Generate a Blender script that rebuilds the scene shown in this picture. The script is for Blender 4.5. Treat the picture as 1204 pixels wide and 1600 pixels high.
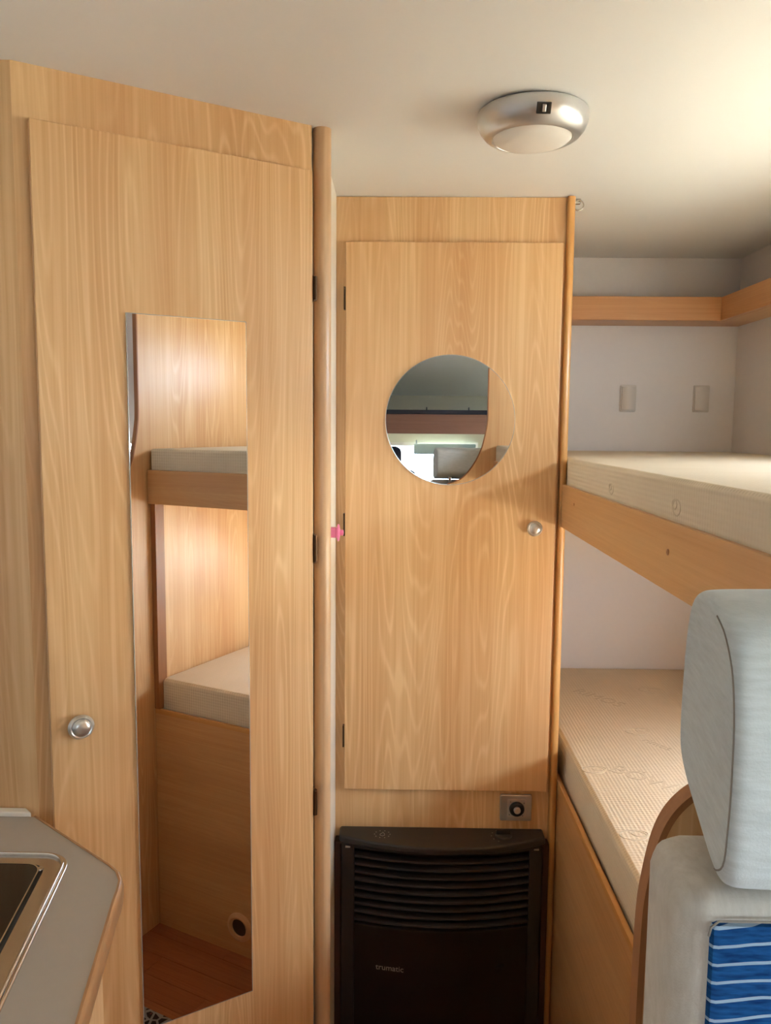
import bpy, bmesh, math, random
from mathutils import Matrix, Vector

random.seed(7)
for o in list(bpy.data.objects):
    bpy.data.objects.remove(o)
S = bpy.context.scene
C = S.collection
PI = math.pi

# ------------------------------------------------------------------ camera
EYE = 1.57
cam_d = bpy.data.cameras.new('camera')
cam = bpy.data.objects.new('camera', cam_d)
C.objects.link(cam)
cam_d.sensor_fit = 'AUTO'
cam_d.sensor_width = 36.0
cam_d.lens = 1250.0 * 36.0 / 1600.0
cam_d.clip_start = 0.02
cam_d.clip_end = 200
right = Vector((0.9998486, 0.0152777, 0.0083312))
up = Vector((-0.0098886, 0.1048809, 0.9944356))
fwd = Vector((-0.0143189, 0.9943674, -0.1050161))
M = Matrix((
    (right.x, up.x, -fwd.x, 0.0),
    (right.y, up.y, -fwd.y, 0.0),
    (right.z, up.z, -fwd.z, EYE),
    (0, 0, 0, 1)))
cam.matrix_world = M
S.camera = cam

# ------------------------------------------------------------------ world: bright hazy daylight
W = bpy.data.worlds.new('daylight')
S.world = W
W.use_nodes = True
bg = W.node_tree.nodes['Background']
bg.inputs['Color'].default_value = (0.74, 0.86, 1.0, 1)
bg.inputs['Strength'].default_value = 21.0
sun_d = bpy.data.lights.new('sun', 'SUN')
sun_d.energy = 50.0
sun_d.color = (1.0, 0.95, 0.86)
sun_d.angle = math.radians(1.0)
sun = bpy.data.objects.new('sun', sun_d)
C.objects.link(sun)
sun.location = (4, 2, 8)
sun.rotation_euler = Vector((0.5, 0.15, 0.85)).to_track_quat('Z', 'Y').to_euler()
S.view_settings.view_transform = 'Standard'
S.view_settings.look = 'None'
S.view_settings.gamma = 1.0
S.view_settings.use_curve_mapping = False
S.view_settings.exposure = 0.42

# openings that let the daylight in: (axis, const, a0, a1, z0, z1); right = +x wall, left = -x wall, front = windscreen
XR, XL, YB, YF, ZC = 1.06, -1.09, 2.565, -2.25, 2.10
WIN_R = [(0.78, 1.74, 1.68, 1.87), (0.78, 1.74, 0.97, 1.18), (-0.60, 0.10, 1.15, 1.52), (-1.95, -1.55, 1.68, 1.78)]  # the last opening is unseen, added to brighten the alcove
WIN_L_ADDED = [(-1.95, -1.55, 1.68, 1.78)]  # made-up opening that lights the alcove from the other side
WIN_F = (-0.60, 0.60, 1.14, 1.46)


def portal(name, loc, rot, sx, sy):
    l = bpy.data.lights.new(name, 'AREA')
    l.shape = 'RECTANGLE'
    l.size = sx
    l.size_y = sy
    l.cycles.is_portal = True
    o = bpy.data.objects.new(name, l)
    C.objects.link(o)
    o.location = loc
    o.rotation_euler = rot


for (a, b, c, d) in WIN_R:
    portal('daylight_portal', (XR + 0.035, (a + b) / 2, (c + d) / 2), (0, PI / 2, 0), d - c, b - a)
for (a, b, c, d) in WIN_L_ADDED:
    portal('daylight_portal', (XL - 0.035, (a + b) / 2, (c + d) / 2), (0, -PI / 2, 0), d - c, b - a)
portal('daylight_portal', ((WIN_F[0] + WIN_F[1]) / 2, YF - 0.035, (WIN_F[2] + WIN_F[3]) / 2), (PI / 2, 0, 0), WIN_F[1] - WIN_F[0], WIN_F[3] - WIN_F[2])


# ------------------------------------------------------------------ materials
def mat_new(name):
    m = bpy.data.materials.new(name)
    m.use_nodes = True
    nt = m.node_tree
    for n in list(nt.nodes):
        nt.nodes.remove(n)
    out = nt.nodes.new('ShaderNodeOutputMaterial')
    p = nt.nodes.new('ShaderNodeBsdfPrincipled')
    nt.links.new(p.outputs[0], out.inputs[0])
    return m, nt, p


def nd(nt, t, **kw):
    n = nt.nodes.new(t)
    for k, v in kw.items():
        setattr(n, k, v)
    return n


def val(n, i, v):
    n.inputs[i].default_value = v


def math_(nt, op, a, b=None, c=None):
    n = nd(nt, 'ShaderNodeMath', operation=op)
    for i, v in enumerate((a, b, c)):
        if v is None:
            continue
        if isinstance(v, (int, float)):
            n.inputs[i].default_value = v
        else:
            nt.links.new(v, n.inputs[i])
    return n.outputs[0]


def mixc(nt, fac, a, b, mode='MIX'):
    n = nd(nt, 'ShaderNodeMix', data_type='RGBA', blend_type=mode)
    n.clamp_factor = True
    if isinstance(fac, (int, float)):
        n.inputs[0].default_value = fac
    else:
        nt.links.new(fac, n.inputs[0])
    for i, v in ((6, a), (7, b)):
        if isinstance(v, (tuple, list)):
            n.inputs[i].default_value = (v[0], v[1], v[2], 1)
        else:
            nt.links.new(v, n.inputs[i])
    return n.outputs[2]


def srgb(r, g, b):
    def f(c):
        c /= 255.0
        return c / 12.92 if c <= 0.04045 else ((c + 0.055) / 1.055) ** 2.4
    return (f(r), f(g), f(b))


def plain(name, col, rough=0.5, metal=0.0, noise=0.0, nscale=40.0, bump=0.0, spec=0.5, coat=0.0):
    m, nt, p = mat_new(name)
    val(p, 'Roughness', rough)
    val(p, 'Metallic', metal)
    val(p, 'Specular IOR Level', spec)
    val(p, 'Coat Weight', coat)
    tc = nd(nt, 'ShaderNodeTexCoord')
    nz = nd(nt, 'ShaderNodeTexNoise')
    nt.links.new(tc.outputs['Object'], nz.inputs['Vector'])
    val(nz, 'Scale', nscale)
    val(nz, 'Detail', 4)
    c = mixc(nt, nz.outputs[0], tuple(x * (1 - noise) for x in col), tuple(min(1, x * (1 + noise)) for x in col))
    nt.links.new(c, p.inputs['Base Color'])
    if bump:
        b = nd(nt, 'ShaderNodeBump')
        val(b, 'Strength', bump)
        val(b, 'Distance', 0.002)
        nt.links.new(nz.outputs[0], b.inputs['Height'])
        nt.links.new(b.outputs[0], p.inputs['Normal'])
    return m


def wood(name, axis='Z', light=(238, 199, 148), dark=(211, 159, 106), rough=0.36, seed=0.0, lines=1.0, tone=0.0):
    """satin laminate with cathedral grain running along one axis"""
    m, nt, p = mat_new(name)
    L, D = srgb(*light), srgb(*dark)
    val(p, 'Roughness', rough)
    val(p, 'Specular IOR Level', 0.45)
    tc = nd(nt, 'ShaderNodeTexCoord')
    oi = nd(nt, 'ShaderNodeObjectInfo')
    w = math_(nt, 'ADD', math_(nt, 'MULTIPLY', oi.outputs['Random'], 23.0), seed)

    def noise(across, along, detail, distort=0.0, rough_=0.5):
        mp = nd(nt, 'ShaderNodeMapping')
        s = {'X': (along, across, across), 'Y': (across, along, across), 'Z': (across, across, along)}[axis]
        mp.inputs['Scale'].default_value = s
        nt.links.new(tc.outputs['Object'], mp.inputs['Vector'])
        n = nd(nt, 'ShaderNodeTexNoise', noise_dimensions='4D')
        nt.links.new(mp.outputs[0], n.inputs['Vector'])
        nt.links.new(w, n.inputs['W'])
        val(n, 'Scale', 1.0)
        val(n, 'Detail', detail)
        val(n, 'Roughness', rough_)
        val(n, 'Distortion', distort)
        return n.outputs[0]

    big = noise(7.0, 0.55, 1.8, 0.2)
    ring = math_(nt, 'SINE', math_(nt, 'MULTIPLY', big, 290.0))
    ring01 = math_(nt, 'MULTIPLY_ADD', ring, 0.5, 0.5)
    ringl = math_(nt, 'POWER', ring01, 5.0)
    fade = noise(9.0, 1.2, 1.0)
    fade = math_(nt, 'MULTIPLY', math_(nt, 'SUBTRACT', fade, 0.28), 2.2)
    fade = math_(nt, 'MINIMUM', math_(nt, 'MAXIMUM', fade, 0.12), 1.0)
    fib = noise(150.0, 2.2, 3.0, 0.0, 0.6)
    broad = noise(11.0, 0.5, 1.0)
    t = math_(nt, 'MULTIPLY_ADD', math_(nt, 'SUBTRACT', broad, 0.5), 1.5, 0.5 + tone)
    t = math_(nt, 'ADD', t, math_(nt, 'MULTIPLY', math_(nt, 'SUBTRACT', fib, 0.5), 1.5))
    ln = math_(nt, 'MULTIPLY', math_(nt, 'MULTIPLY', math_(nt, 'SUBTRACT', ringl, 0.25), fade), 0.60 * lines)
    t = math_(nt, 'ADD', t, ln)
    base = mixc(nt, t, D, L)
    pk = noise(16.0, 0.9, 1.0)
    pk = math_(nt, 'MAXIMUM', math_(nt, 'MULTIPLY', math_(nt, 'SUBTRACT', pk, 0.5), 1.6), 0.0)
    base = mixc(nt, pk, base, (D[0] * 0.98, D[1] * 0.93, D[2] * 0.98))
    nt.links.new(base, p.inputs['Base Color'])
    bp = nd(nt, 'ShaderNodeBump')
    val(bp, 'Strength', 0.06)
    val(bp, 'Distance', 0.001)
    nt.links.new(fib, bp.inputs['Height'])
    nt.links.new(bp.outputs[0], p.inputs['Normal'])
    return m


MW_Z = wood('honey_wood_upright', 'Z')
MW_Y = wood('honey_wood_lengthwise', 'Y', light=(220, 174, 122), dark=(202, 150, 98), lines=0.5)
MW_X = wood('honey_wood_crosswise', 'X', light=(214, 160, 108), dark=(196, 138, 86), lines=0.5)
MW_POST = wood('pale_wood_post', 'Z', light=(220, 186, 146), dark=(200, 158, 118), rough=0.3, lines=0.3)
MW_EDGE = wood('brown_edge_band', 'Z', light=(172, 118, 76), dark=(150, 96, 58), rough=0.4, lines=0.3)
MW_LIP = wood('amber_edge_band', 'Z', light=(214, 160, 96), dark=(198, 140, 78), rough=0.3, lines=0.3)
MW_LIPY = wood('amber_edge_lengthwise', 'Y', light=(214, 160, 96), dark=(198, 140, 78), rough=0.3, lines=0.3)
MW_FLOOR = wood('red_brown_floor_board', 'Y', light=(172, 104, 66), dark=(140, 78, 46), rough=0.4, lines=0.4)
MW_CAB = wood('brown_cab_board', 'X', light=(140, 104, 88), dark=(118, 84, 70), rough=0.4, lines=0.3)

M_CEIL = plain('ceiling_white', srgb(236, 234, 230), 0.55, noise=0.012, nscale=6, bump=0.02)
M_WALL = plain('wall_white', srgb(228, 222, 220), 0.6, noise=0.02, nscale=60, bump=0.08)
M_TRIMW = plain('cream_plastic', srgb(246, 238, 224), 0.35, noise=0.01)
M_STEEL = plain('brushed_steel', srgb(205, 200, 192), 0.22, 1.0, noise=0.05, nscale=200)
M_ALU = plain('satin_silver', srgb(204, 203, 202), 0.34, 0.85, noise=0.02, nscale=300)
M_NICKEL = plain('satin_nickel', srgb(214, 210, 204), 0.28, 0.9, noise=0.03, nscale=200)
M_BLACK = plain('black_plastic', srgb(22, 20, 22), 0.4, noise=0.05)
M_HEAT = plain('charcoal_enamel', srgb(42, 37, 35), 0.42, noise=0.08, nscale=120, bump=0.03)
M_HEATP = plain('charcoal_front_panel', srgb(24, 17, 13), 0.38, noise=0.05, nscale=120)
M_HEATF = plain('dark_brown_surround', srgb(74, 42, 26), 0.5, noise=0.08)
M_PRINT = plain('pale_grey_print', srgb(170, 165, 158), 0.5)
M_BRONZE = plain('bronze_hinge', srgb(96, 70, 48), 0.35, 0.8, noise=0.1)
M_DGLASS = plain('dark_glass', srgb(20, 14, 10), 0.08, noise=0.05, spec=0.5)
M_TOP = plain('grey_worktop', srgb(182, 174, 164), 0.42, noise=0.03, nscale=90)
M_PINK = plain('pink_plastic', srgb(240, 128, 170), 0.35, noise=0.03)
M_LENS = plain('frosted_lens', srgb(232, 226, 218), 0.4, noise=0.01)
M_PLATE = plain('off_white_plate', srgb(214, 206, 198), 0.45, noise=0.02)
M_HOLESHADE = plain('painted_hole_shade', srgb(40, 24, 16), 0.7)
M_TANRING = plain('tan_plastic', srgb(214, 172, 130), 0.45)
M_CABGREY = plain('cab_grey_plastic', srgb(168, 172, 172), 0.6, noise=0.04)
M_CABBEIGE = plain('cab_beige_trim', srgb(206, 202, 182), 0.6, noise=0.02)
M_CABSEAT = plain('dark_blue_seat', srgb(34, 38, 54), 0.8, noise=0.15, nscale=200, bump=0.2)
M_VISOR = plain('visor_grey', srgb(170, 190, 190), 0.6, noise=0.02)
M_PIPING = plain('piping_thread', srgb(140, 133, 124), 0.8, noise=0.05)


def mirror_mat():
    m, nt, p = mat_new('mirror_silver')
    val(p, 'Metallic', 1.0)
    val(p, 'Roughness', 0.0)
    tc = nd(nt, 'ShaderNodeTexCoord')
    nz = nd(nt, 'ShaderNodeTexNoise')
    nt.links.new(tc.outputs['Object'], nz.inputs['Vector'])
    val(nz, 'Scale', 3)
    c = mixc(nt, nz.outputs[0], (0.83, 0.84, 0.86), (0.85, 0.86, 0.88))
    nt.links.new(c, p.inputs['Base Color'])
    return m


M_MIRROR = mirror_mat()
M_MEDGE = plain('polished_glass_edge', srgb(226, 232, 230), 0.12, 0.6, noise=0.02)


def glass_mat():
    m = bpy.data.materials.new('window_glass')
    m.use_nodes = True
    nt = m.node_tree
    for n in list(nt.nodes):
        nt.nodes.remove(n)
    out = nd(nt, 'ShaderNodeOutputMaterial')
    tr = nd(nt, 'ShaderNodeBsdfTransparent')
    gl = nd(nt, 'ShaderNodeBsdfGlossy')
    val(tr, 'Color', (0.95, 0.98, 0.98, 1))
    val(gl, 'Roughness', 0.02)
    mx = nd(nt, 'ShaderNodeMixShader')
    val(mx, 0, 0.05)
    nt.links.new(tr.outputs[0], mx.inputs[1])
    nt.links.new(gl.outputs[0], mx.inputs[2])
    nt.links.new(mx.outputs[0], out.inputs[0])
    return m


M_GLASS = glass_mat()


def fabric_mat(name, c1, c2, sx=(2, 2, 60)):
    m, nt, p = mat_new(name)
    val(p, 'Roughness', 0.9)
    val(p, 'Specular IOR Level', 0.15)
    val(p, 'Sheen Weight', 0.2)
    tc = nd(nt, 'ShaderNodeTexCoord')
    mp = nd(nt, 'ShaderNodeMapping')
    mp.inputs['Scale'].default_value = sx
    nt.links.new(tc.outputs['Object'], mp.inputs['Vector'])
    n = nd(nt, 'ShaderNodeTexNoise')
    nt.links.new(mp.outputs[0], n.inputs['Vector'])
    val(n, 'Scale', 6.0)
    val(n, 'Detail', 5)
    val(n, 'Roughness', 0.65)
    r = nd(nt, 'ShaderNodeMapRange')
    val(r, 1, 0.3)
    val(r, 2, 0.7)
    nt.links.new(n.outputs[0], r.inputs[0])
    c = mixc(nt, r.outputs[0], srgb(*c1), srgb(*c2))
    nt.links.new(c, p.inputs['Base Color'])
    n2 = nd(nt, 'ShaderNodeTexNoise')
    nt.links.new(tc.outputs['Object'], n2.inputs['Vector'])
    val(n2, 'Scale', 900)
    b = nd(nt, 'ShaderNodeBump')
    val(b, 'Strength', 0.25)
    val(b, 'Distance', 0.0008)
    nt.links.new(n2.outputs[0], b.inputs['Height'])
    nt.links.new(b.outputs[0], p.inputs['Normal'])
    return m


M_SEAT = fabric_mat('pale_grey_upholstery', (190, 197, 197), (208, 215, 216), (8, 8, 60))
M_SEATSHADE = fabric_mat('upholstery_warm_shade', (190, 183, 172), (206, 201, 192), (40, 12, 12))  # same fabric as the headrest, warm shade of the aisle side put into colour


def stripe_mat():
    m, nt, p = mat_new('blue_striped_weave')
    val(p, 'Roughness', 0.95)
    val(p, 'Specular IOR Level', 0.1)
    tc = nd(nt, 'ShaderNodeTexCoord')
    sp = nd(nt, 'ShaderNodeSeparateXYZ')
    nt.links.new(tc.outputs['Object'], sp.inputs[0])
    nz = nd(nt, 'ShaderNodeTexNoise')
    nt.links.new(tc.outputs['Object'], nz.inputs['Vector'])
    val(nz, 'Scale', 35)
    val(nz, 'Detail', 1)
    z = math_(nt, 'ADD', sp.outputs[2], math_(nt, 'MULTIPLY', nz.outputs[0], 0.004))
    z = math_(nt, 'SUBTRACT', z, math_(nt, 'MULTIPLY', sp.outputs[0], 0.10))
    fr = math_(nt, 'FRACT', math_(nt, 'DIVIDE', z, 0.0092))
    line = math_(nt, 'LESS_THAN', fr, 0.17)
    mp = nd(nt, 'ShaderNodeMapping')
    mp.inputs['Scale'].default_value = (90, 90, 500)
    nt.links.new(tc.outputs['Object'], mp.inputs['Vector'])
    n2 = nd(nt, 'ShaderNodeTexNoise')
    nt.links.new(mp.outputs[0], n2.inputs['Vector'])
    val(n2, 'Scale', 1.0)
    val(n2, 'Detail', 4)
    r = nd(nt, 'ShaderNodeMapRange')
    val(r, 1, 0.3)
    val(r, 2, 0.7)
    nt.links.new(n2.outputs[0], r.inputs[0])
    blue = mixc(nt, r.outputs[0], srgb(20, 56, 108), srgb(34, 94, 154))
    c = mixc(nt, line, blue, srgb(160, 184, 206))
    nt.links.new(c, p.inputs['Base Color'])
    b = nd(nt, 'ShaderNodeBump')
    val(b, 'Strength', 0.5)
    val(b, 'Distance', 0.001)
    nt.links.new(n2.outputs[0], b.inputs['Height'])
    nt.links.new(b.outputs[0], p.inputs['Normal'])
    return m


M_STRIPE = stripe_mat()


def mattress_mat():
    m, nt, p = mat_new('cream_mattress_ticking')
    val(p, 'Roughness', 0.85)
    val(p, 'Specular IOR Level', 0.15)
    tc = nd(nt, 'ShaderNodeTexCoord')
    sp = nd(nt, 'ShaderNodeSeparateXYZ')
    nt.links.new(tc.outputs['Object'], sp.inputs[0])
    k = 2 * PI / 0.0085
    a = math_(nt, 'SINE', math_(nt, 'MULTIPLY', sp.outputs[0], k))
    b_ = math_(nt, 'SINE', math_(nt, 'MULTIPLY', sp.outputs[1], k))
    c_ = math_(nt, 'SINE', math_(nt, 'MULTIPLY', sp.outputs[2], k))
    h = math_(nt, 'ADD', math_(nt, 'ADD', a, b_), c_)
    dot = math_(nt, 'GREATER_THAN', h, 1.35)
    nz = nd(nt, 'ShaderNodeTexNoise')
    nt.links.new(tc.outputs['Object'], nz.inputs['Vector'])
    val(nz, 'Scale', 9)
    val(nz, 'Detail', 3)
    base = mixc(nt, nz.outputs[0], srgb(222, 208, 184), srgb(232, 220, 200))
    c = mixc(nt, math_(nt, 'MULTIPLY', dot, 0.22), base, srgb(176, 156, 126))
    nt.links.new(c, p.inputs['Base Color'])
    bp = nd(nt, 'ShaderNodeBump')
    val(bp, 'Strength', 0.25)
    val(bp, 'Distance', 0.0012)
    bp.invert = True
    nt.links.new(h, bp.inputs['Height'])
    nt.links.new(bp.outputs[0], p.inputs['Normal'])
    return m


M_MATT = mattress_mat()
M_MPRINT = plain('mattress_print', srgb(216, 202, 178), 0.9, noise=0.05)


def rug_mat():
    m, nt, p = mat_new('dark_patterned_rug')
    val(p, 'Roughness', 1.0)
    tc = nd(nt, 'ShaderNodeTexCoord')
    v = nd(nt, 'ShaderNodeTexVoronoi', feature='DISTANCE_TO_EDGE')
    nt.links.new(tc.outputs['Object'], v.inputs['Vector'])
    val(v, 'Scale', 42)
    t = math_(nt, 'LESS_THAN', v.outputs[0], 0.12)
    n = nd(nt, 'ShaderNodeTexNoise')
    nt.links.new(tc.outputs['Object'], n.inputs['Vector'])
    val(n, 'Scale', 30)
    base = mixc(nt, math_(nt, 'GREATER_THAN', n.outputs[0], 0.55), srgb(44, 34, 34), srgb(116, 60, 56))
    c = mixc(nt, t, base, srgb(150, 146, 142))
    nt.links.new(c, p.inputs['Base Color'])
    return m


M_RUG = rug_mat()


# ------------------------------------------------------------------ mesh helpers
def tag(o, label=None, cat=None, group=None, kind=None):
    if label:
        o['label'] = label
    if cat:
        o['category'] = cat
    if group:
        o['group'] = group
    if kind:
        o['kind'] = kind
    return o


def empty(name, loc=(0, 0, 0), rz=0.0, **kw):
    o = bpy.data.objects.new(name, None)
    C.objects.link(o)
    o.location = loc
    o.rotation_euler = (0, 0, rz)
    o.empty_display_size = 0.05
    return tag(o, **kw)


def world_of(p):
    m = Matrix.LocRotScale(p.location, p.rotation_euler.to_quaternion(), p.scale)
    if p.parent:
        return world_of(p.parent) @ p.matrix_parent_inverse @ m
    return m


def obj(name, bm, mat, parent=None, bevel=0.0, seg=2, smooth=False, local=False, loc=None, **kw):
    """one mesh object; coordinates are world ones unless local=True"""
    if isinstance(bm, bpy.types.Mesh):
        me = bm
    else:
        bmesh.ops.recalc_face_normals(bm, faces=bm.faces[:])
        me = bpy.data.meshes.new(name)
        bm.to_mesh(me)
        bm.free()
        me.materials.append(mat)
        if smooth:
            for f in me.polygons:
                f.use_smooth = True
    o = bpy.data.objects.new(name, me)
    C.objects.link(o)
    if loc:
        o.location = loc
    if parent:
        o.parent = parent
        if not local:
            o.matrix_parent_inverse = world_of(parent).inverted()
    if bevel:
        b = o.modifiers.new('bevel', 'BEVEL')
        b.width = bevel
        b.segments = seg
        b.limit_method = 'ANGLE'
        b.angle_limit = math.radians(35)
    if smooth:
        try:
            me.set_sharp_from_angle(angle=math.radians(40))
        except Exception:
            pass
    return tag(o, **kw)


def box(bm, x0, x1, y0, y1, z0, z1):
    v = [bm.verts.new(p) for p in ((x0, y0, z0), (x1, y0, z0), (x1, y1, z0), (x0, y1, z0), (x0, y0, z1), (x1, y0, z1), (x1, y1, z1), (x0, y1, z1))]
    for f in ((0, 3, 2, 1), (4, 5, 6, 7), (0, 1, 5, 4), (1, 2, 6, 5), (2, 3, 7, 6), (3, 0, 4, 7)):
        bm.faces.new([v[i] for i in f])
    return bm


def B(*a):
    return box(bmesh.new(), *a)


def boxes(lst):
    bm = bmesh.new()
    for a in lst:
        box(bm, *a)
    return bm


def rbox(x0, x1, y0, y1, z0, z1, r, seg=4):
    bm = B(x0, x1, y0, y1, z0, z1)
    bmesh.ops.bevel(bm, geom=bm.edges[:], offset=r, segments=seg, profile=0.5, affect='EDGES')
    return bm


def prism(pts, axis, t0, t1, bm=None):
    """extrude a closed polygon: axis 'Y' takes (x,z), 'X' takes (y,z), 'Z' takes (x,y)"""
    bm = bm or bmesh.new()
    f = {'Y': lambda p, t: (p[0], t, p[1]), 'X': lambda p, t: (t, p[0], p[1]), 'Z': lambda p, t: (p[0], p[1], t)}[axis]
    a = [bm.verts.new(f(p, t0)) for p in pts]
    b = [bm.verts.new(f(p, t1)) for p in pts]
    n = len(pts)
    bm.faces.new(a)
    bm.faces.new(b[::-1])
    for i in range(n):
        bm.faces.new((a[i], b[i], b[(i + 1) % n], a[(i + 1) % n]))
    return bm


def lathe(prof, seg=48, mtx=None, bm=None):
    bm = bm or bmesh.new()
    new = []
    rings = []
    for (r, z) in prof:
        if r < 1e-6:
            v = [bm.verts.new((0, 0, z))]
        else:
            v = [bm.verts.new((r * math.cos(2 * PI * i / seg), r * math.sin(2 * PI * i / seg), z)) for i in range(seg)]
        rings.append(v)
        new += v
    for a, b in zip(rings, rings[1:]):
        for i in range(seg):
            j = (i + 1) % seg
            if len(a) == 1 and len(b) == 1:
                continue
            if len(a) == 1:
                bm.faces.new((a[0], b[i], b[j]))
            elif len(b) == 1:
                bm.faces.new((a[i], a[j], b[0]))
            else:
                bm.faces.new((a[i], a[j], b[j], b[i]))
    if mtx is not None:
        bmesh.ops.transform(bm, matrix=mtx, verts=new)
    return bm


def tube(path, r, seg=8, closed=False, bm=None):
    bm = bm or bmesh.new()
    P = [Vector(p) for p in path]
    n = len(P)
    rings = []
    prev = None
    for i in range(n):
        if closed:
            t = (P[(i + 1) % n] - P[i - 1])
        else:
            t = P[min(i + 1, n - 1)] - P[max(i - 1, 0)]
        t.normalize()
        if prev is None:
            u = t.orthogonal().normalized()
        else:
            u = (prev - t * prev.dot(t)).normalized()
        prev = u
        w = t.cross(u)
        rings.append([bm.verts.new(P[i] + (u * math.cos(2 * PI * k / seg) + w * math.sin(2 * PI * k / seg)) * r) for k in range(seg)])
    m = n if closed else n - 1
    for i in range(m):
        a, b = rings[i], rings[(i + 1) % n]
        for k in range(seg):
            bm.faces.new((a[k], a[(k + 1) % seg], b[(k + 1) % seg], b[k]))
    if not closed:
        bm.faces.new(rings[0])
        bm.faces.new(rings[-1][::-1])
    return bm


def rrect(cx, cy, w, h, r, n=6):
    """rounded rectangle outline, counter-clockwise"""
    out = []
    for (sx, sy, a0) in ((1, 1, 0), (-1, 1, 90), (-1, -1, 180), (1, -1, 270)):
        for i in range(n + 1):
            a = math.radians(a0 + 90.0 * i / n)
            out.append((cx + sx * (w / 2 - r) + r * math.cos(a), cy + sy * (h / 2 - r) + r * math.sin(a)))
    return out


def ringprism(outer, inner, axis, t0, t1):
    """frame between two outlines of equal count"""
    bm = bmesh.new()
    f = {'Y': lambda p, t: (p[0], t, p[1]), 'X': lambda p, t: (t, p[0], p[1]), 'Z': lambda p, t: (p[0], p[1], t)}[axis]
    o0 = [bm.verts.new(f(p, t0)) for p in outer]
    o1 = [bm.verts.new(f(p, t1)) for p in outer]
    i0 = [bm.verts.new(f(p, t0)) for p in inner]
    i1 = [bm.verts.new(f(p, t1)) for p in inner]
    n = len(outer)
    for k in range(n):
        j = (k + 1) % n
        bm.faces.new((o0[k], o0[j], o1[j], o1[k]))
        bm.faces.new((i0[k], i1[k], i1[j], i0[j]))
        bm.faces.new((o1[k], o1[j], i1[j], i1[k]))
        bm.faces.new((o0[k], i0[k], i0[j], o0[j]))
    return bm


def text_mesh(name, txt, size, mtx, mat, parent, extrude=0.0003, **kw):
    cu = bpy.data.curves.new(name, 'FONT')
    cu.body = txt
    cu.size = size
    cu.extrude = extrude
    cu.align_x = 'CENTER'
    cu.align_y = 'CENTER'
    t = bpy.data.objects.new(name + '_curve', cu)
    C.objects.link(t)
    bpy.context.view_layer.update()
    me = bpy.data.meshes.new_from_object(t.evaluated_get(bpy.context.evaluated_depsgraph_get()))
    bpy.data.objects.remove(t)
    bpy.data.curves.remove(cu)
    me.name = name
    me.transform(mtx)
    me.materials.clear()
    me.materials.append(mat)
    return obj(name, me, mat, parent, **kw)


# axis frames
FACE_CAM = Matrix(((1, 0, 0, 0), (0, 0, -1, 0), (0, 1, 0, 0), (0, 0, 0, 1)))   # local z points to -Y (towards the camera), local y up


def at(x, y, z, m=None):
    t = Matrix.Translation((x, y, z))
    return t @ m if m is not None else t


# ------------------------------------------------------------------ the shell
obj('ground', B(-25, 25, -25, 25, -0.75, -0.70), plain('pale_gravel', srgb(196, 186, 168), 0.9, noise=0.12, nscale=8), kind='structure')
fl = obj('floor', B(XL, XR, YF, YB, -0.05, -0.006), MW_FLOOR, kind='structure')
pw, plen = 0.076, 0.62
pm = None
cols = 11
for i in range(cols):
    x = -0.40 + i * pw
    off = (i * 0.37 % 1.0) * plen
    y = -1.25 - off
    while y < 1.9:
        y0 = max(y, -1.25)
        y1 = min(y + plen, 1.90)
        if y1 - y0 > 0.05:
            full = (y1 - y0) > plen - 1e-6
            if full and pm:
                obj('plank', pm, None, fl, loc=(x, y0, 0))
            else:
                bm = B(0.0006, pw - 0.0006, 0.0006, (y1 - y0) - 0.0006, -0.006, 0.0)
                o = obj('plank', bm, MW_FLOOR, fl, loc=(x, y0, 0))
                if full:
                    pm = o.data
        y += plen

ceil_bm = B(XL - 0.03, XR + 0.03, -0.95, YB, ZC, ZC + 0.03)
obj('ceiling', ceil_bm, M_CEIL, kind='structure')
obj('ceiling_alcove', prism([(-0.95, 2.10), (-0.95, 2.13), (-2.29, 1.83), (-2.29, 1.80)], 'X', XL - 0.03, XR + 0.03), M_CEIL, kind='structure')
obj('wall_back', B(XL - 0.03, XR + 0.03, YB, YB + 0.03, -0.05, ZC), M_WALL, kind='structure')


def wall_cells(us, zs, holes):
    out = []
    for u0, u1 in zip(us, us[1:]):
        for z0, z1 in zip(zs, zs[1:]):
            cu, cz = (u0 + u1) / 2, (z0 + z1) / 2
            if any(h[0] < cu < h[1] and h[2] < cz < h[3] for h in holes):
                continue
            out.append((u0, u1, z0, z1))
    return out


def cuts(lo, hi, vals):
    return sorted(set([lo, hi] + [v for v in vals if lo < v < hi]))


def side_wall(name, x0, x1, holes):
    us = cuts(YF, YB, [h[0] for h in holes] + [h[1] for h in holes])
    zs = cuts(-0.05, ZC, [h[2] for h in holes] + [h[3] for h in holes])
    bm = boxes([(x0, x1, a, b, c, d) for (a, b, c, d) in wall_cells(us, zs, holes)])
    bmesh.ops.remove_doubles(bm, verts=bm.verts[:], dist=1e-5)
    return obj(name, bm, M_WALL, kind='structure')


side_wall('wall_right', XR, XR + 0.03, WIN_R)
side_wall('wall_left', XL - 0.03, XL, WIN_L_ADDED)
us = cuts(XL, XR, [WIN_F[0], WIN_F[1]])
zs = cuts(-0.05, 1.83, [WIN_F[2], WIN_F[3]])
bm = boxes([(a, b, YF - 0.03, YF, c, d) for (a, b, c, d) in wall_cells(us, zs, [WIN_F])])
obj('wall_front', bm, M_CABBEIGE, kind='structure')


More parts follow.
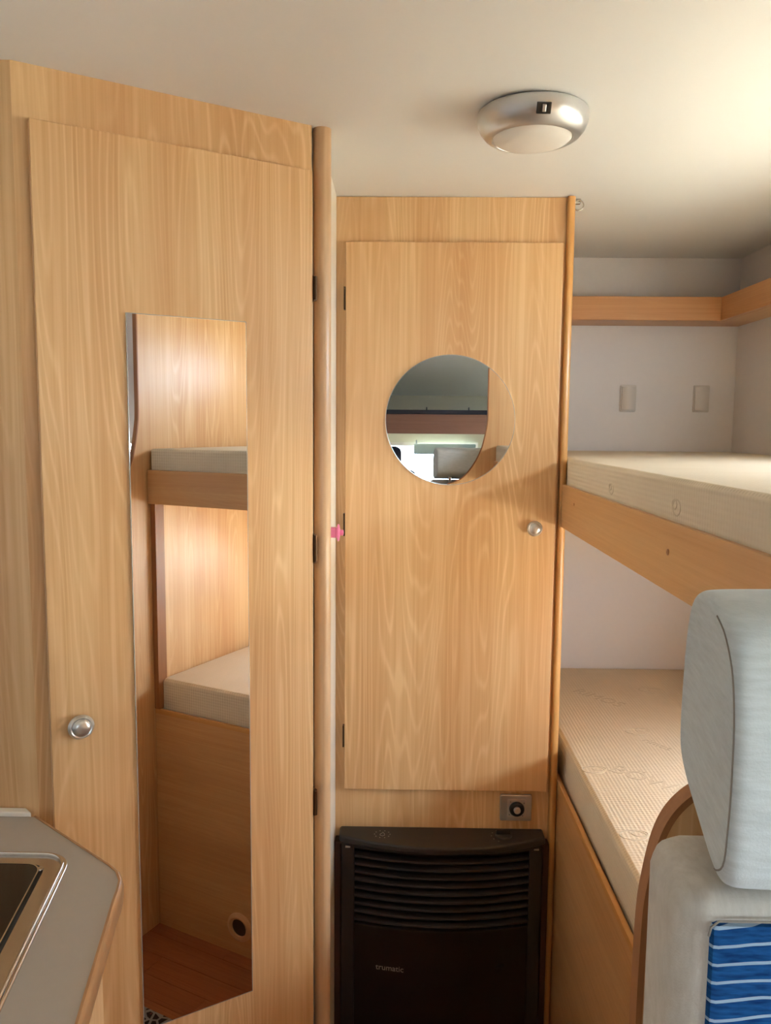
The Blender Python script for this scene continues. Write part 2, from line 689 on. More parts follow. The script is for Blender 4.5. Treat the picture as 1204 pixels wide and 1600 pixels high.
def window(n, axis, t0, t1, h):
    e = empty('window_%d' % n, ((t0 + t1) / 2, (h[0] + h[1]) / 2, h[2]) if axis == 'X' else ((h[0] + h[1]) / 2, (t0 + t1) / 2, h[2]), kind='structure')
    cx, cz, w, hh = (h[0] + h[1]) / 2, (h[2] + h[3]) / 2, h[1] - h[0], h[3] - h[2]
    obj('window_frame', ringprism(rrect(cx, cz, w, hh, 0.004), rrect(cx, cz, w - 0.05, hh - 0.05, 0.03), axis, t0, t1), M_PLATE, e)
    tm = (t0 + t1) / 2
    obj('pane', prism(rrect(cx, cz, w - 0.05, hh - 0.05, 0.03), axis, tm - 0.002, tm + 0.002), M_GLASS, e)
    return e


for i, h in enumerate(WIN_R):
    window(i + 1, 'X', XR + 0.004, XR + 0.026, h)
window(5, 'X', XL - 0.026, XL - 0.004, WIN_L_ADDED[0])  # added alcove window, there only for its light
window(6, 'Y', YF - 0.026, YF - 0.004, WIN_F)

# kitchen end panel, bathroom walls
obj('wall_kitchen_end', B(XL, -0.5715, 1.2235, 1.243, 0, ZC), MW_Z, kind='structure')
WALL_RZ = math.atan2(0.522, 0.853)
WO = (-0.572, 1.223, 0)
wd = empty('wall_bathroom', WO, WALL_RZ, kind='structure')
obj('wall_panel', B(0.0, 0.486, 0, 0.03, 0, ZC), MW_Z, wd, local=True)
obj('trim_1', lathe([(0, 0), (0.0162, 0), (0.0162, ZC), (0, ZC)], 40, at(-0.1405, 1.4955, 0)), MW_POST, smooth=True, kind='structure')
obj('wall_bathroom_side', B(-0.185, -0.1465, 1.51, 1.9085, 0, ZC), M_TRIMW, kind='structure')

# partition at the camera end of the bunks, with a swooping edge
K = 0.15
prof = [(0.365, ZC), (0.365, 1.48 + K), (0.3635, 1.44 + K), (0.355, 1.39 + K), (0.341, 1.335 + K), (0.318, 1.285 + K), (0.29, 1.243 + K), (0.262, 1.215 + K),
        (0.235, 1.202 + K), (0.208, 1.192 + K), (0.188, 1.178 + K), (0.176, 1.158 + K), (0.169, 1.125 + K), (0.166, 1.09 + K), (0.165, 1.0 + K), (0.165, 0.0)]


def catmull(pts, n=6):
    out = []
    for i in range(len(pts) - 1):
        p0, p1, p2, p3 = (Vector(pts[max(0, min(len(pts) - 1, i + k))]) for k in (-1, 0, 1, 2))
        for k in range(n):
            t = k / n
            out.append(tuple(0.5 * (2 * p1 + (p2 - p0) * t + (2 * p0 - 5 * p1 + 4 * p2 - p3) * t * t + (3 * p1 - p0 - 3 * p2 + p3) * t ** 3)))
    return out + [tuple(pts[-1])]


prof = [prof[0]] + catmull(prof[1:-1]) + [prof[-1]]
obj('wall_partition', prism(prof + [(XR, 0.0), (XR, ZC)], 'Y', 0.497, 0.51), MW_Z, kind='structure')
eb = bmesh.new()
rows = []
for i, p in enumerate(prof):
    d = (Vector(prof[min(i + 1, len(prof) - 1)]) - Vector(prof[max(i - 1, 0)])).normalized()
    n = Vector((d.y, -d.x))
    rows.append([eb.verts.new(c) for c in ((p[0] - n.x * 0.001, 0.4962, p[1] - n.y * 0.001), (p[0] + n.x * 0.003, 0.4967, p[1] + n.y * 0.003),
                                           (p[0] + n.x * 0.003, 0.5105, p[1] + n.y * 0.003), (p[0] - n.x * 0.001, 0.511, p[1] - n.y * 0.001))])
for a, b in zip(rows, rows[1:]):
    for k in range(4):
        eb.faces.new((a[k], a[(k + 1) % 4], b[(k + 1) % 4], b[k]))
eb.faces.new(rows[0])
eb.faces.new(rows[-1][::-1])
obj('trim_2', eb, MW_EDGE, kind='structure')

# ------------------------------------------------------------------ bathroom door with the long mirror
dr = empty('door_1', (WO[0], WO[1], 0), WALL_RZ, kind='structure')
T = -0.018
obj('door_leaf', B(0.0205, 0.4795, T, -0.001, 0.03, 2.018), MW_Z, dr, bevel=0.0015, local=True)
for z0, z1 in ((0.831, 0.882), (1.320, 1.373), (1.794, 1.838)):
    h = obj('hinge', B(0.480, 0.4865, T - 0.001, 0.0, z0, z1), M_BRONZE, dr, local=True)
    obj('hinge_pin', lathe([(0, z0 + 0.002), (0.0028, z0 + 0.002), (0.0028, z1 - 0.002), (0, z1 - 0.002)], 12, at(0.4835, T - 0.002, 0)), M_BRONZE, h, local=True, smooth=True)


def knob_profile(r, d):
    return [(0, d), (r * 0.35, d * 0.985), (r * 0.55, d * 0.93), (r * 0.66, d * 0.80), (r * 0.70, d * 0.74), (r * 0.80, d * 0.78), (r * 0.93, d * 0.66), (r, d * 0.5),
            (r * 0.94, d * 0.36), (r * 0.6, d * 0.28), (r * 0.45, d * 0.12), (r * 0.5, 0), (0, 0)]


obj('knob', lathe(knob_profile(0.0205, 0.02), 40, at(0.064, T, 1.088, FACE_CAM)), M_NICKEL, dr, smooth=True, local=True)

mw = empty('long_mirror', (WO[0], WO[1], 0), WALL_RZ, label='tall narrow rectangular mirror fixed on the bathroom door', cat='mirror')
mu0, mu1, mz0, mz1 = 0.1515, 0.352, 0.522, 1.7475
obj('mirror_glass', B(mu0 + 0.0012, mu1 - 0.0012, T - 0.0045, T - 0.0005, mz0 + 0.0012, mz1 - 0.0012), M_MIRROR, mw, local=True)
q0 = [(mu0, mz0), (mu1, mz0), (mu1, mz1), (mu0, mz1)]
q1 = [(mu0 + 0.0012, mz0 + 0.0012), (mu1 - 0.0012, mz0 + 0.0012), (mu1 - 0.0012, mz1 - 0.0012), (mu0 + 0.0012, mz1 - 0.0012)]
obj('polished_edge', ringprism(q0, q1, 'Y', T - 0.0044, T - 0.0003), M_MEDGE, mw, local=True)

# ------------------------------------------------------------------ wardrobe
YW = 1.91
wr = empty('wardrobe', (0.125, 2.2, 0), label='tall pale wood wardrobe with a full-height door above the heater', cat='wardrobe')
obj('front_frame', B(-0.19, 0.3835, YW, YW + 0.02, 0, ZC - 0.001), MW_Z, wr)
obj('side_panel', B(0.386, 0.402, YW + 0.02, YB - 0.001, 0, ZC - 0.001), MW_Z, wr)
pp = [(0.3845, 1.930)]
pp += [(0.3845, 1.898), (0.3865, 1.8955)]
pp += [(0.3895 + 0.0125 * math.sin(math.radians(a)), 1.905 - 0.0105 * math.cos(math.radians(a))) for a in range(0, 91, 15)]
pp += [(0.402, 1.930)]
obj('corner_strip', prism(pp, 'Z', 0, ZC - 0.001), MW_LIP, wr, smooth=True)
wdoor = obj('door', B(-0.1235, 0.376, YW - 0.018, YW - 0.0008, 0.681, 1.9945), MW_Z, wr, bevel=0.0015)
for z0, z1 in ((1.842, 1.894), (1.311, 1.365), (0.787, 0.841)):
    obj('hinge', B(-0.1285, -0.124, YW - 0.016, YW - 0.0005, z0, z1), M_BRONZE, wdoor, bevel=0.0008)
obj('knob', lathe(knob_profile(0.0185, 0.02), 40, at(0.326, YW - 0.018, 1.335, FACE_CAM)), M_NICKEL, wdoor, smooth=True)

rm = empty('round_mirror', (0.1225, YW - 0.02, 1.4365), label='round frameless mirror on the wardrobe door', cat='mirror')
obj('mirror_glass', lathe([(0, 0.0005), (0.1505, 0.0005), (0.1505, 0.0045), (0, 0.0045)], 96, at(0.1225, YW - 0.018, 1.588, FACE_CAM)), M_MIRROR, rm)
circ = [(0.1225 + 0.1518 * math.cos(2 * PI * i / 96), 1.588 + 0.1518 * math.sin(2 * PI * i / 96)) for i in range(96)]
circ2 = [(0.1225 + 0.1506 * math.cos(2 * PI * i / 96), 1.588 + 0.1506 * math.sin(2 * PI * i / 96)) for i in range(96)]
obj('polished_edge', ringprism(circ, circ2, 'Y', YW - 0.0222, YW - 0.0183), M_MEDGE, rm)

# control plate above the heater
cp = empty('heater_control', (0.302, YW, 0.600), label='square silver control plate with a black rotary dial above the heater', cat='switch')
obj('plate', prism(rrect(0.302, 0.634, 0.078, 0.067, 0.004), 'Y', YW - 0.009, YW - 0.0005), M_ALU, cp, bevel=0.002)
obj('inset', ringprism(rrect(0.304, 0.634, 0.046, 0.046, 0.002), rrect(0.304, 0.634, 0.042, 0.042, 0.002), 'Y', YW - 0.0096, YW - 0.0088), M_PLATE, cp)
dl = obj('dial', lathe([(0.0185, 0), (0.0185, 0.004), (0.016, 0.007), (0.011, 0.006), (0, 0.006)], 40, at(0.304, YW - 0.009, 0.632, FACE_CAM)), M_BLACK, cp, smooth=True)
obj('dial_cap', lathe([(0.0085, 0.004), (0.0085, 0.011), (0.007, 0.0125), (0, 0.0125)], 32, at(0.304, YW - 0.009, 0.632, FACE_CAM)), M_ALU, dl, smooth=True)
for a in (40, 130, 220, 310):
    obj('tick', B(0.304 + 0.0235 * math.cos(math.radians(a)) - 0.001, 0.304 + 0.0235 * math.cos(math.radians(a)) + 0.001, YW - 0.0094, YW - 0.009, 0.632 + 0.0235 * math.sin(math.radians(a)) - 0.001, 0.632 + 0.0235 * math.sin(math.radians(a)) + 0.001), M_BLACK, cp)

# ------------------------------------------------------------------ gas heater
HX, HW = 0.118, 0.246


def yfront(x, bow=0.040):
    t = max(-1, min(1, (x - HX) / HW))
    return 1.866 - bow * (1 - t * t)


def curved(x0, x1, z0, z1, off0, off1, n=24, lip=None):
    """curved slab: front surface at yfront+off0, back at yfront+off1"""
    bm = bmesh.new()
    rows = []
    for i in range(n + 1):
        x = x0 + (x1 - x0) * i / n
        yf = yfront(x)
        if lip:
            sec = [(yf + off0 + dy, z) for dy, z in lip]
        else:
            sec = [(yf + off0, z0), (yf + off0, z1)]
        sec = sec + [(yf + off1, z1), (yf + off1, z0)]
        rows.append([bm.verts.new((x, y, z)) for y, z in sec])
    k = len(rows[0])
    for a, b in zip(rows, rows[1:]):
        for j in range(k):
            bm.faces.new((a[j], a[(j + 1) % k], b[(j + 1) % k], b[j]))
    bm.faces.new(rows[0])
    bm.faces.new(rows[-1][::-1])
    return bm


ht = empty('gas_heater', (HX, 1.87, 0), label='dark charcoal gas heater with a bowed louvred front under the wardrobe door', cat='heater')
fx0, fx1 = -0.1465, 0.3835
obj('surround', ringprism([(fx0, 0.0), (fx1, 0.0), (fx1, 0.552), (fx0, 0.552)], [(fx0 + 0.016, 0.02), (fx1 - 0.016, 0.02), (fx1 - 0.016, 0.545), (fx0 + 0.016, 0.545)], 'Y', 1.880, 1.9095), M_HEATF, ht, bevel=0.003)
obj('casing', B(-0.12, 0.356, 1.885, 1.9095, 0.02, 0.568), M_HEATP, ht)
n = 28
top = [(HX - HW - 0.006 + (2 * HW + 0.012) * i / n, 0) for i in range(n + 1)]
outl = [(x, yfront(HX + (x - HX) * HW / (HW + 0.006), 0.058) - 0.004) for x, _ in top]
obj('lid', prism(outl + [(HX + HW + 0.006, 1.909), (HX - HW - 0.006, 1.909)], 'Z', 0.560, 0.578), M_HEAT, ht, bevel=0.005, seg=3, smooth=True)
for nm, a, b in (('side_column', HX - HW, HX - HW + 0.032), ('side_column', HX + HW - 0.032, HX + HW)):
    c_ = obj(nm, curved(a, b, 0.02, 0.560, 0.0, 0.012, 4), M_HEAT, ht, bevel=0.002)
    s = 1 if a > HX else -1
    mx = (a + b) / 2
    obj('clip', B(mx - 0.006, mx + 0.006, yfront(mx) - 0.004, yfront(mx) + 0.004, 0.548, 0.551), M_PRINT, c_)
obj('header', curved(HX - HW + 0.032, HX + HW - 0.032, 0.548, 0.560, 0.001, 0.012), M_HEAT, ht)
sm = None
for i in range(9):
    z = 0.527 - i * 0.0204
    if sm is None:
        s_ = obj('slat', curved(HX - HW + 0.033, HX + HW - 0.033, -0.004, 0.007, 0.0, 0.014, 20,
                                lip=[(0.012, -0.007), (0.003, -0.0045), (0.0, -0.001), (0.001, 0.003), (0.006, 0.006)]), M_HEAT, ht, smooth=True, loc=(0, 0, z))
        sm = s_.data
    else:
        obj('slat', sm, M_HEAT, ht, loc=(0, 0, z))
fp = obj('front_panel', curved(HX - HW + 0.033, HX + HW - 0.033, 0.03, 0.352, -0.001, 0.012), M_HEATP, ht)
obj('panel_rim', curved(HX - HW + 0.033, HX + HW - 0.033, 0.352, 0.356, -0.003, 0.012), M_HEAT, ht)
xt = -0.007
tl = math.atan2(yfront(xt + 0.03) - yfront(xt - 0.03), 0.06)
text_mesh('lettering', 'trumatic', 0.0205, at(xt, yfront(xt) - 0.0032, 0.2515, Matrix.Rotation(tl, 4, 'Z') @ FACE_CAM), M_PRINT, fp)
xb = 0.262
obj('badge', B(xb - 0.011, xb + 0.011, yfront(xb) - 0.0035, yfront(xb) + 0.002, 0.253, 0.262), M_BLACK, fp)
# dials on the lid
ky = 1.868
kn = obj('control_knob', lathe([(0.020, 0), (0.020, 0.004), (0.017, 0.006), (0, 0.006)], 32, at(0.268, ky, 0.578)), M_HEAT, ht, smooth=True)
obj('grip', rbox(0.268 - 0.018, 0.268 + 0.018, ky - 0.004, ky + 0.004, 0.583, 0.594, 0.003, 2), M_HEAT, kn, smooth=True)
for k in range(5):
    a = math.radians(120 + 30 * k)
    obj('scale_dot', lathe([(0.0013, 0), (0.0013, 0.0006), (0, 0.0006)], 8, at(0.268 + 0.029 * math.cos(a), ky + 0.029 * math.sin(a), 0.578)), M_PRINT, ht)
for k in range(10):
    a = math.radians(36 * k)
    obj('scale_dot', lathe([(0.0014, 0), (0.0014, 0.0006), (0, 0.0006)], 8, at(-0.028 + 0.019 * math.cos(a), ky + 0.017 * math.sin(a), 0.578)), M_PRINT, ht)
flame = [(-0.028 + dx, ky + dy) for dx, dy in ((0, -0.009), (0.006, -0.005), (0.005, 0.002), (0.001, 0.010), (-0.001, 0.004), (-0.005, 0.001), (-0.006, -0.005))]
obj('flame_mark', tube([(x, y, 0.5785) for x, y in flame], 0.0006, 6, True), M_PRINT, ht)

# ------------------------------------------------------------------ bunks
YE = 1.905
ub = empty('upper_bunk', (0.72, 1.5, 1.338), label='upper wooden bunk with a plain side board across from the bathroom door', cat='bunk')
obj('side_board', B(0.390, 0.408, 0.513, YE, 1.338, 1.439), MW_Y, ub, bevel=0.0012)
obj('base_panel', prism([(0.408, 0.513), (XR - 0.002, 0.513), (XR - 0.002, YB - 0.002), (0.4035, YB - 0.002), (0.4035, 1.932), (0.408, 1.904)], 'Z', 1.383, 1.398), MW_Y, ub)
obj('screw_cap', lathe([(0.0045, 0), (0.0045, 0.001), (0.002, 0.002), (0, 0.0015)], 20, at(0.390, 1.144, 1.395, Matrix.Rotation(-PI / 2, 4, 'Y'))), MW_EDGE, ub)
obj('screw_cap', lathe([(0.003, 0), (0.003, 0.001), (0, 0.0012)], 16, at(0.390, 1.76, 1.405, Matrix.Rotation(-PI / 2, 4, 'Y'))), MW_EDGE, ub)


def mattress(name, x0, x1, y0, z0, z1, label):
    e = empty(name, ((x0 + x1) / 2, 1.5, z0), label=label, cat='mattress', group='bunk mattresses')
    xb = max(x0, 0.418)
    pts = [(x0, y0), (x1, y0), (x1, YB - 0.006), (xb, YB - 0.006)] + ([(xb, 1.925), (xb - 0.003, 1.893), (x0, 1.886)] if xb > x0 else [(x0, YB - 0.006)])
    pts = [p for i, p in enumerate(pts) if p not in pts[:i]]
    bm = prism(pts, 'Z', z0, z1)
    bmesh.ops.recalc_face_normals(bm, faces=bm.faces[:])
    bmesh.ops.bevel(bm, geom=[ed for ed in bm.edges], offset=0.014, segments=5, profile=0.5, affect='EDGES', clamp_overlap=True)
    b = obj('cover', bm, M_MATT, e, smooth=True)
    return e, b


um, umc = mattress('bunk_mattress', 0.398, 1.052, 0.518, 1.399, 1.502, 'cream quilted mattress on the upper bunk')
lb = empty('lower_bunk', (0.72, 1.5, 0), label='lower wooden bunk with a solid front panel beside the heater', cat='bunk')
fpn = obj('front_panel', B(0.4028, 0.420, 0.513, 1.96, 0.0, 0.690), MW_Y, lb)
lipb = obj('top_lip', prism([(0.4026, 0.690), (0.4028, 0.697), (0.404, 0.7025), (0.409, 0.704), (0.414, 0.7025), (0.4205, 0.690)], 'Y', 0.513, 1.96), MW_LIPY, lb, smooth=True)
obj('base_panel', prism([(0.421, 0.513), (XR - 0.002, 0.513), (XR - 0.002, YB - 0.002), (0.4215, YB - 0.002)], 'Z', 0.660, 0.678), MW_Y, lb)
vc = (0.83, 0.088)
ROTX = Matrix.Rotation(-PI / 2, 4, 'Y')
vt = obj('vent_ring', lathe([(0.027, 0.0), (0.027, 0.007), (0.034, 0.010), (0.043, 0.005), (0.044, 0.0)], 40, at(0.4028, vc[0], vc[1], ROTX)), M_TANRING, lb, smooth=True)
obj('vent_hole_shade', lathe([(0.031, 0.001), (0, 0.001)], 40, at(0.4028, vc[0], vc[1], ROTX)), M_HOLESHADE, vt)  # flat disc, the darkness inside the hole put into its colour
lm, lmc = mattress('bunk_mattress', 0.4215, 1.052, 0.518, 0.679, 0.795, 'cream patterned mattress on the lower bunk')
# upright batten at the camera end, seen in the long mirror
obj('end_batten', B(0.402, 0.438, 0.5115, 0.530, 0.704, 1.338), MW_EDGE, lb)


def print_text(parent, txt, size, x, y, z, ang):
    text_mesh('printed_lettering', txt, size, at(x, y, z, Matrix.Rotation(math.radians(ang), 4, 'Z')), M_MPRINT, parent, extrude=0.0002)


def emblem(parent, x, y, z, r, vertical=False):
    def P(u, v):
        return (x, y + u, z + v) if vertical else (x + u, y + v, z)
    bm = bmesh.new()
    for (cu, cv, rr) in ((0, 0, r), (0.55 * r, 0.25 * r, 0.6 * r)):
        tube([P(cu + rr * math.cos(2 * PI * i / 24), cv + 0.7 * rr * math.sin(2 * PI * i / 24)) for i in range(24)], 0.0014, 6, True, bm)
    obj('printed_emblem', bm, M_MPRINT, parent)


zt = 0.7952
print_text(lmc, 'BÖWM', 0.062, 0.570, 1.71, zt, -45)
print_text(lmc, 'RIMOS', 0.058, 0.590, 2.265, zt, -52)
print_text(lmc, 'rimos', 0.034, 0.650, 1.92, zt, -52)
emblem(lmc, 0.625, 2.005, zt - 0.0006, 0.030)
emblem(lmc, 0.760, 2.34, zt - 0.0006, 0.030)
emblem(lmc, 0.455, 1.765, zt - 0.0006, 0.026)
emblem(lmc, 0.460, 1.47, zt - 0.0006, 0.026)
emblem(umc, 0.3985, 1.14, 1.460, 0.016, True)
emblem(umc, 0.3985, 1.49, 1.460, 0.014, True)

# ------------------------------------------------------------------ corner shelf above the upper bunk
sh = empty('corner_shelf', (0.9, 2.48, 1.89), label='narrow wooden shelf ledge running round the corner above the upper bunk', cat='shelf')
obj('fascia', B(0.4035, 0.953, 2.430, 2.446, 1.893, 1.962), MW_X, sh, bevel=0.002)
obj('fascia', B(0.953, 0.969, 0.513, 2.446, 1.893, 1.962), wood('honey_wood_fascia_return', 'Y', light=(214, 160, 108), dark=(196, 138, 86), lines=0.5), sh, bevel=0.002)
obj('board', B(0.4035, XR - 0.001, 2.446, YB - 0.001, 1.893, 1.906), MW_X, sh)
obj('board', B(0.969, XR - 0.001, 0.513, 2.446, 1.893, 1.906), MW_Y, sh)

# two little plates on the back wall
for cx, lab in ((0.7255, 'small off-white wall plate on the back wall, nearer the wardrobe'), (0.955, 'small off-white wall plate on the back wall, nearer the corner')):
    e = empty('wall_plate', (cx, YB, 1.627), label=lab, cat='wall plate', group='wall plates over the upper bunk')
    obj('backplate', prism(rrect(cx, 1.668, 0.050, 0.084, 0.004), 'Y', YB - 0.006, YB - 0.0004), M_PIPING if False else M_PLATE, e, bevel=0.001)
    n = 12
    arc = [(cx - 0.021 + 0.042 * i / n, YB - 0.006 - 0.012 * math.sin(PI * (0.12 + 0.76 * i / n))) for i in range(n + 1)]
    obj('cover', prism(arc + [(cx + 0.021, YB - 0.0055), (cx - 0.021, YB - 0.0055)], 'Z', 1.632, 1.704), M_PLATE, e, smooth=True)

# ring at the ceiling by the wardrobe corner
rg = empty('ceiling_ring', (0.409, 1.93, 2.07), label='small steel ring hanging at the top corner of the wardrobe', cat='ring')
obj('bracket', boxes([(0.4022, 0.418, 1.918, 1.930, 2.088, 2.0995)]), M_STEEL, rg, bevel=0.002)
obj('ring', tube([(0.4115 + 0.0115 * math.cos(2 * PI * i / 28), 1.915, 2.083 + 0.0115 * math.sin(2 * PI * i / 28)) for i in range(28)], 0.0014, 8, True), M_STEEL, rg, smooth=True)

# pink hook
hk = empty('pink_hook', (-0.1475, 1.70, 1.345), label='small pink plastic stick-on hook beside the wooden post', cat='hook')
RX = Matrix.Rotation(PI / 2, 4, 'Y')
obj('pad', rbox(-0.1475, -0.128, 1.689, 1.711, 1.335, 1.356, 0.002, 2), M_PINK, hk)
obj('flange', lathe([(0, 0.018), (0.012, 0.018), (0.018, 0.020), (0.0185, 0.022), (0.016, 0.0235), (0.006, 0.025), (0.006, 0.032), (0, 0.033)], 32, at(-0.1465, 1.70, 1.345, RX)), M_PINK, hk, smooth=True)

# ------------------------------------------------------------------ ceiling lamp
LX, LY = 0.222, 1.414
cl = empty('ceiling_lamp', (LX, LY, 2.10), label='round silver ceiling lamp with a frosted lens, switched off', cat='ceiling lamp')
obj('housing', lathe([(0, 2.0995), (0.088, 2.0995), (0.0925, 2.096), (0.0935, 2.090), (0.092, 2.080), (0.0875, 2.070), (0.080, 2.061), (0.072, 2.056), (0.068, 2.0555), (0.0665, 2.058), (0, 2.060)], 64, at(LX, LY, 0)), M_ALU, cl, smooth=True)
obj('lens', lathe([(0.0660, 2.0578), (0.060, 2.0525), (0.046, 2.0475), (0.028, 2.0445), (0, 2.0435)], 64, at(LX, LY, 0)), M_LENS, cl, smooth=True)
sa = math.radians(-88)
smx = at(LX + 0.0893 * math.cos(sa), LY + 0.0893 * math.sin(sa), 2.0735, Matrix.Rotation(sa + PI / 2, 4, 'Z') @ Matrix.Rotation(math.radians(28), 4, 'X'))
bm = B(-0.0115, 0.0115, -0.003, 0.004, -0.0085, 0.0085)
bmesh.ops.transform(bm, matrix=smx, verts=bm.verts[:])
sw = obj('switch', bm, M_BLACK, cl, bevel=0.001)
bm = B(-0.003, 0.003, -0.0055, 0.0, -0.0055, 0.0055)
bmesh.ops.transform(bm, matrix=smx, verts=bm.verts[:])
obj('rocker', bm, M_ALU, sw, bevel=0.001)

# ------------------------------------------------------------------ kitchen unit, worktop and hob
ku = empty('kitchen_cabinet', (-0.75, 0.6, 0), label='wooden kitchen cabinet with angled corner under the grey worktop', cat='cabinet')
wt = [(-0.572, 1.205), (-0.405, 1.0685), (-0.388, 1.052), (-0.376, 1.030), (-0.371, 1.005), (-0.3685, 0.985), (-0.30, 0.60), (-0.235, 0.22), (-0.235, -0.5), (XL + 0.002, -0.5), (XL + 0.002, 1.205)]
ins = [(-0.58, 1.17), (-0.425, 1.045), (-0.405, 1.0), (-0.335, 0.60), (-0.27, 0.21), (-0.27, -0.48), (XL + 0.003, -0.48), (XL + 0.003, 1.17)]
obj('body', prism(ins, 'Z', 0.06, 0.915), MW_Z, ku)
obj('plinth', prism([(x - 0.03, y - 0.02) if x > -1.0 else (x, y) for x, y in ins], 'Z', 0.0, 0.06), MW_EDGE, ku)
d1 = Vector((0.065, -0.39)).normalized()
nn = Vector((0.39, 0.065)).normalized()


def face_panel(name, p, q, z0, z1, t, parent, matr):
    a, b = Vector(p), Vector(q)
    d = (b - a).normalized()
    n_ = Vector((-d.y, d.x))
    if n_.x < 0:
        n_ = -n_
    a2, b2 = a + d * 0.008, b - d * 0.008
    pts = [tuple(a2 + n_ * 0.0005), tuple(b2 + n_ * 0.0005), tuple(b2 + n_ * t), tuple(a2 + n_ * t)]
    return obj(name, prism(pts, 'Z', z0, z1), matr, parent, bevel=0.0015), (a2 + b2) / 2 + n_ * t, n_


for p, q in ((ins[2], ins[3]), (ins[3], ins[4]), ((-0.27, 0.20), (-0.27, -0.46))):
    dd, mid, n_ = face_panel('cabinet_door', p, q, 0.08, 0.90, 0.016, ku, MW_Z)
    rot = Vector((0, 0, 1)).rotation_difference(Vector((n_.x, n_.y, 0))).to_matrix().to_4x4()
    obj('knob', lathe(knob_profile(0.017, 0.02), 28, at(mid.x, mid.y, 0.83, rot)), M_NICKEL, dd, smooth=True)

wk = empty('worktop', (-0.75, 0.6, 0.916), label='grey kitchen worktop with clipped corner in the lower left', cat='worktop')
obj('slab', prism(wt, 'Z', 0.918, 0.950), M_TOP, wk)
ebm = bmesh.new()
path = wt[:9]
rows = []
for i, p in enumerate(path):
    a = Vector(path[max(0, i - 1)])
    b = Vector(path[min(len(path) - 1, i + 1)])
    t = (b - a).normalized()
    n_ = Vector((-t.y, t.x))
    if n_.x < 0:
        n_ = -n_
    sec = [(0, 0.951), (0.003, 0.9508), (0.0058, 0.948), (0.0068, 0.943), (0.0068, 0.925), (0.0055, 0.918), (0, 0.916)]
    rows.append([ebm.verts.new((p[0] + n_.x * s, p[1] + n_.y * s, z)) for s, z in sec])
for a, b in zip(rows, rows[1:]):
    for k in range(len(a)):
        ebm.faces.new((a[k], a[(k + 1) % len(a)], b[(k + 1) % len(a)], b[k]))
ebm.faces.new(rows[0])
ebm.faces.new(rows[-1][::-1])
obj('edge_band', ebm, wood('tan_edge_band', 'Y', light=(190, 146, 104), dark=(168, 122, 82), lines=0.2, rough=0.3), wk, smooth=True)
obj('rear_strip', prism([(XL + 0.002, 1.2055), (-0.576, 1.2055), (-0.592, 1.2215), (XL + 0.002, 1.2215)], 'Z', 0.918, 0.957), M_TRIMW, wk, bevel=0.002)

hb = empty('hob', (-0.75, 0.85, 0.95), label='steel-rimmed hob with dark glass cover set in the worktop', cat='hob')
hx0, hx1, hy0, hy1 = -1.02, -0.470, 0.0, 1.094
# the hob edge follows the aisle-side angle of the worktop
hout = [(hx0, hy0), (-0.32, hy0)]


def hob_outline(inset, r):
    # quadrilateral with a slanted aisle side, rounded corners
    c = [(-1.00 + inset, 0.30 + inset), (-0.338 - inset * 1.25, 0.30 + inset), (-0.464 - inset * 0.85, 1.094 - inset), (-1.00 + inset, 1.094 - inset)]
    out = []
    n_ = len(c)
    for i in range(n_):
        p0, p1, p2 = Vector(c[i - 1]), Vector(c[i]), Vector(c[(i + 1) % n_])
        u = (p0 - p1).normalized()
        v = (p2 - p1).normalized()
        half = math.acos(max(-1, min(1, u.dot(v)))) / 2
        dlen = r / math.tan(half)
        ctr = p1 + (u + v).normalized() * (r / math.sin(half))
        a0 = p1 + u * dlen - ctr
        a1 = p1 + v * dlen - ctr
        ang0 = math.atan2(a0.y, a0.x)
        ang1 = math.atan2(a1.y, a1.x)
        dlt = (ang1 - ang0 + PI) % (2 * PI) - PI
        for k in range(9):
            an = ang0 + dlt * k / 8
            out.append((ctr.x + r * math.cos(an), ctr.y + r * math.sin(an)))
    return out


obj('outer_rim', ringprism(hob_outline(0.0, 0.046), hob_outline(0.005, 0.041), 'Z', 0.9495, 0.954), M_STEEL, hb, bevel=0.0015, smooth=True)
obj('rim_plate', ringprism(hob_outline(0.005, 0.041), hob_outline(0.030, 0.026), 'Z', 0.9500, 0.9525), M_STEEL, hb)
obj('rim_bead', ringprism(hob_outline(0.0045, 0.0415), hob_outline(0.0085, 0.038), 'Z', 0.9515, 0.957), M_STEEL, hb, bevel=0.0015, smooth=True)
obj('well', prism(hob_outline(0.030, 0.026), 'Z', 0.9498, 0.9504), M_BLACK, hb)
gl = obj('glass_cover', prism(hob_outline(0.036, 0.024), 'Z', 0.9505, 0.956), M_DGLASS, hb, bevel=0.001)
obj('glass_trim', ringprism(hob_outline(0.0345, 0.0245), hob_outline(0.0362, 0.024), 'Z', 0.951, 0.9565), M_STEEL, gl)
obj('rivet', lathe([(0.005, 0), (0.0045, 0.0015), (0.003, 0.0008), (0, 0.0008)], 20, at(-0.4935, 1.052, 0.9525)), M_STEEL, hb, smooth=True)

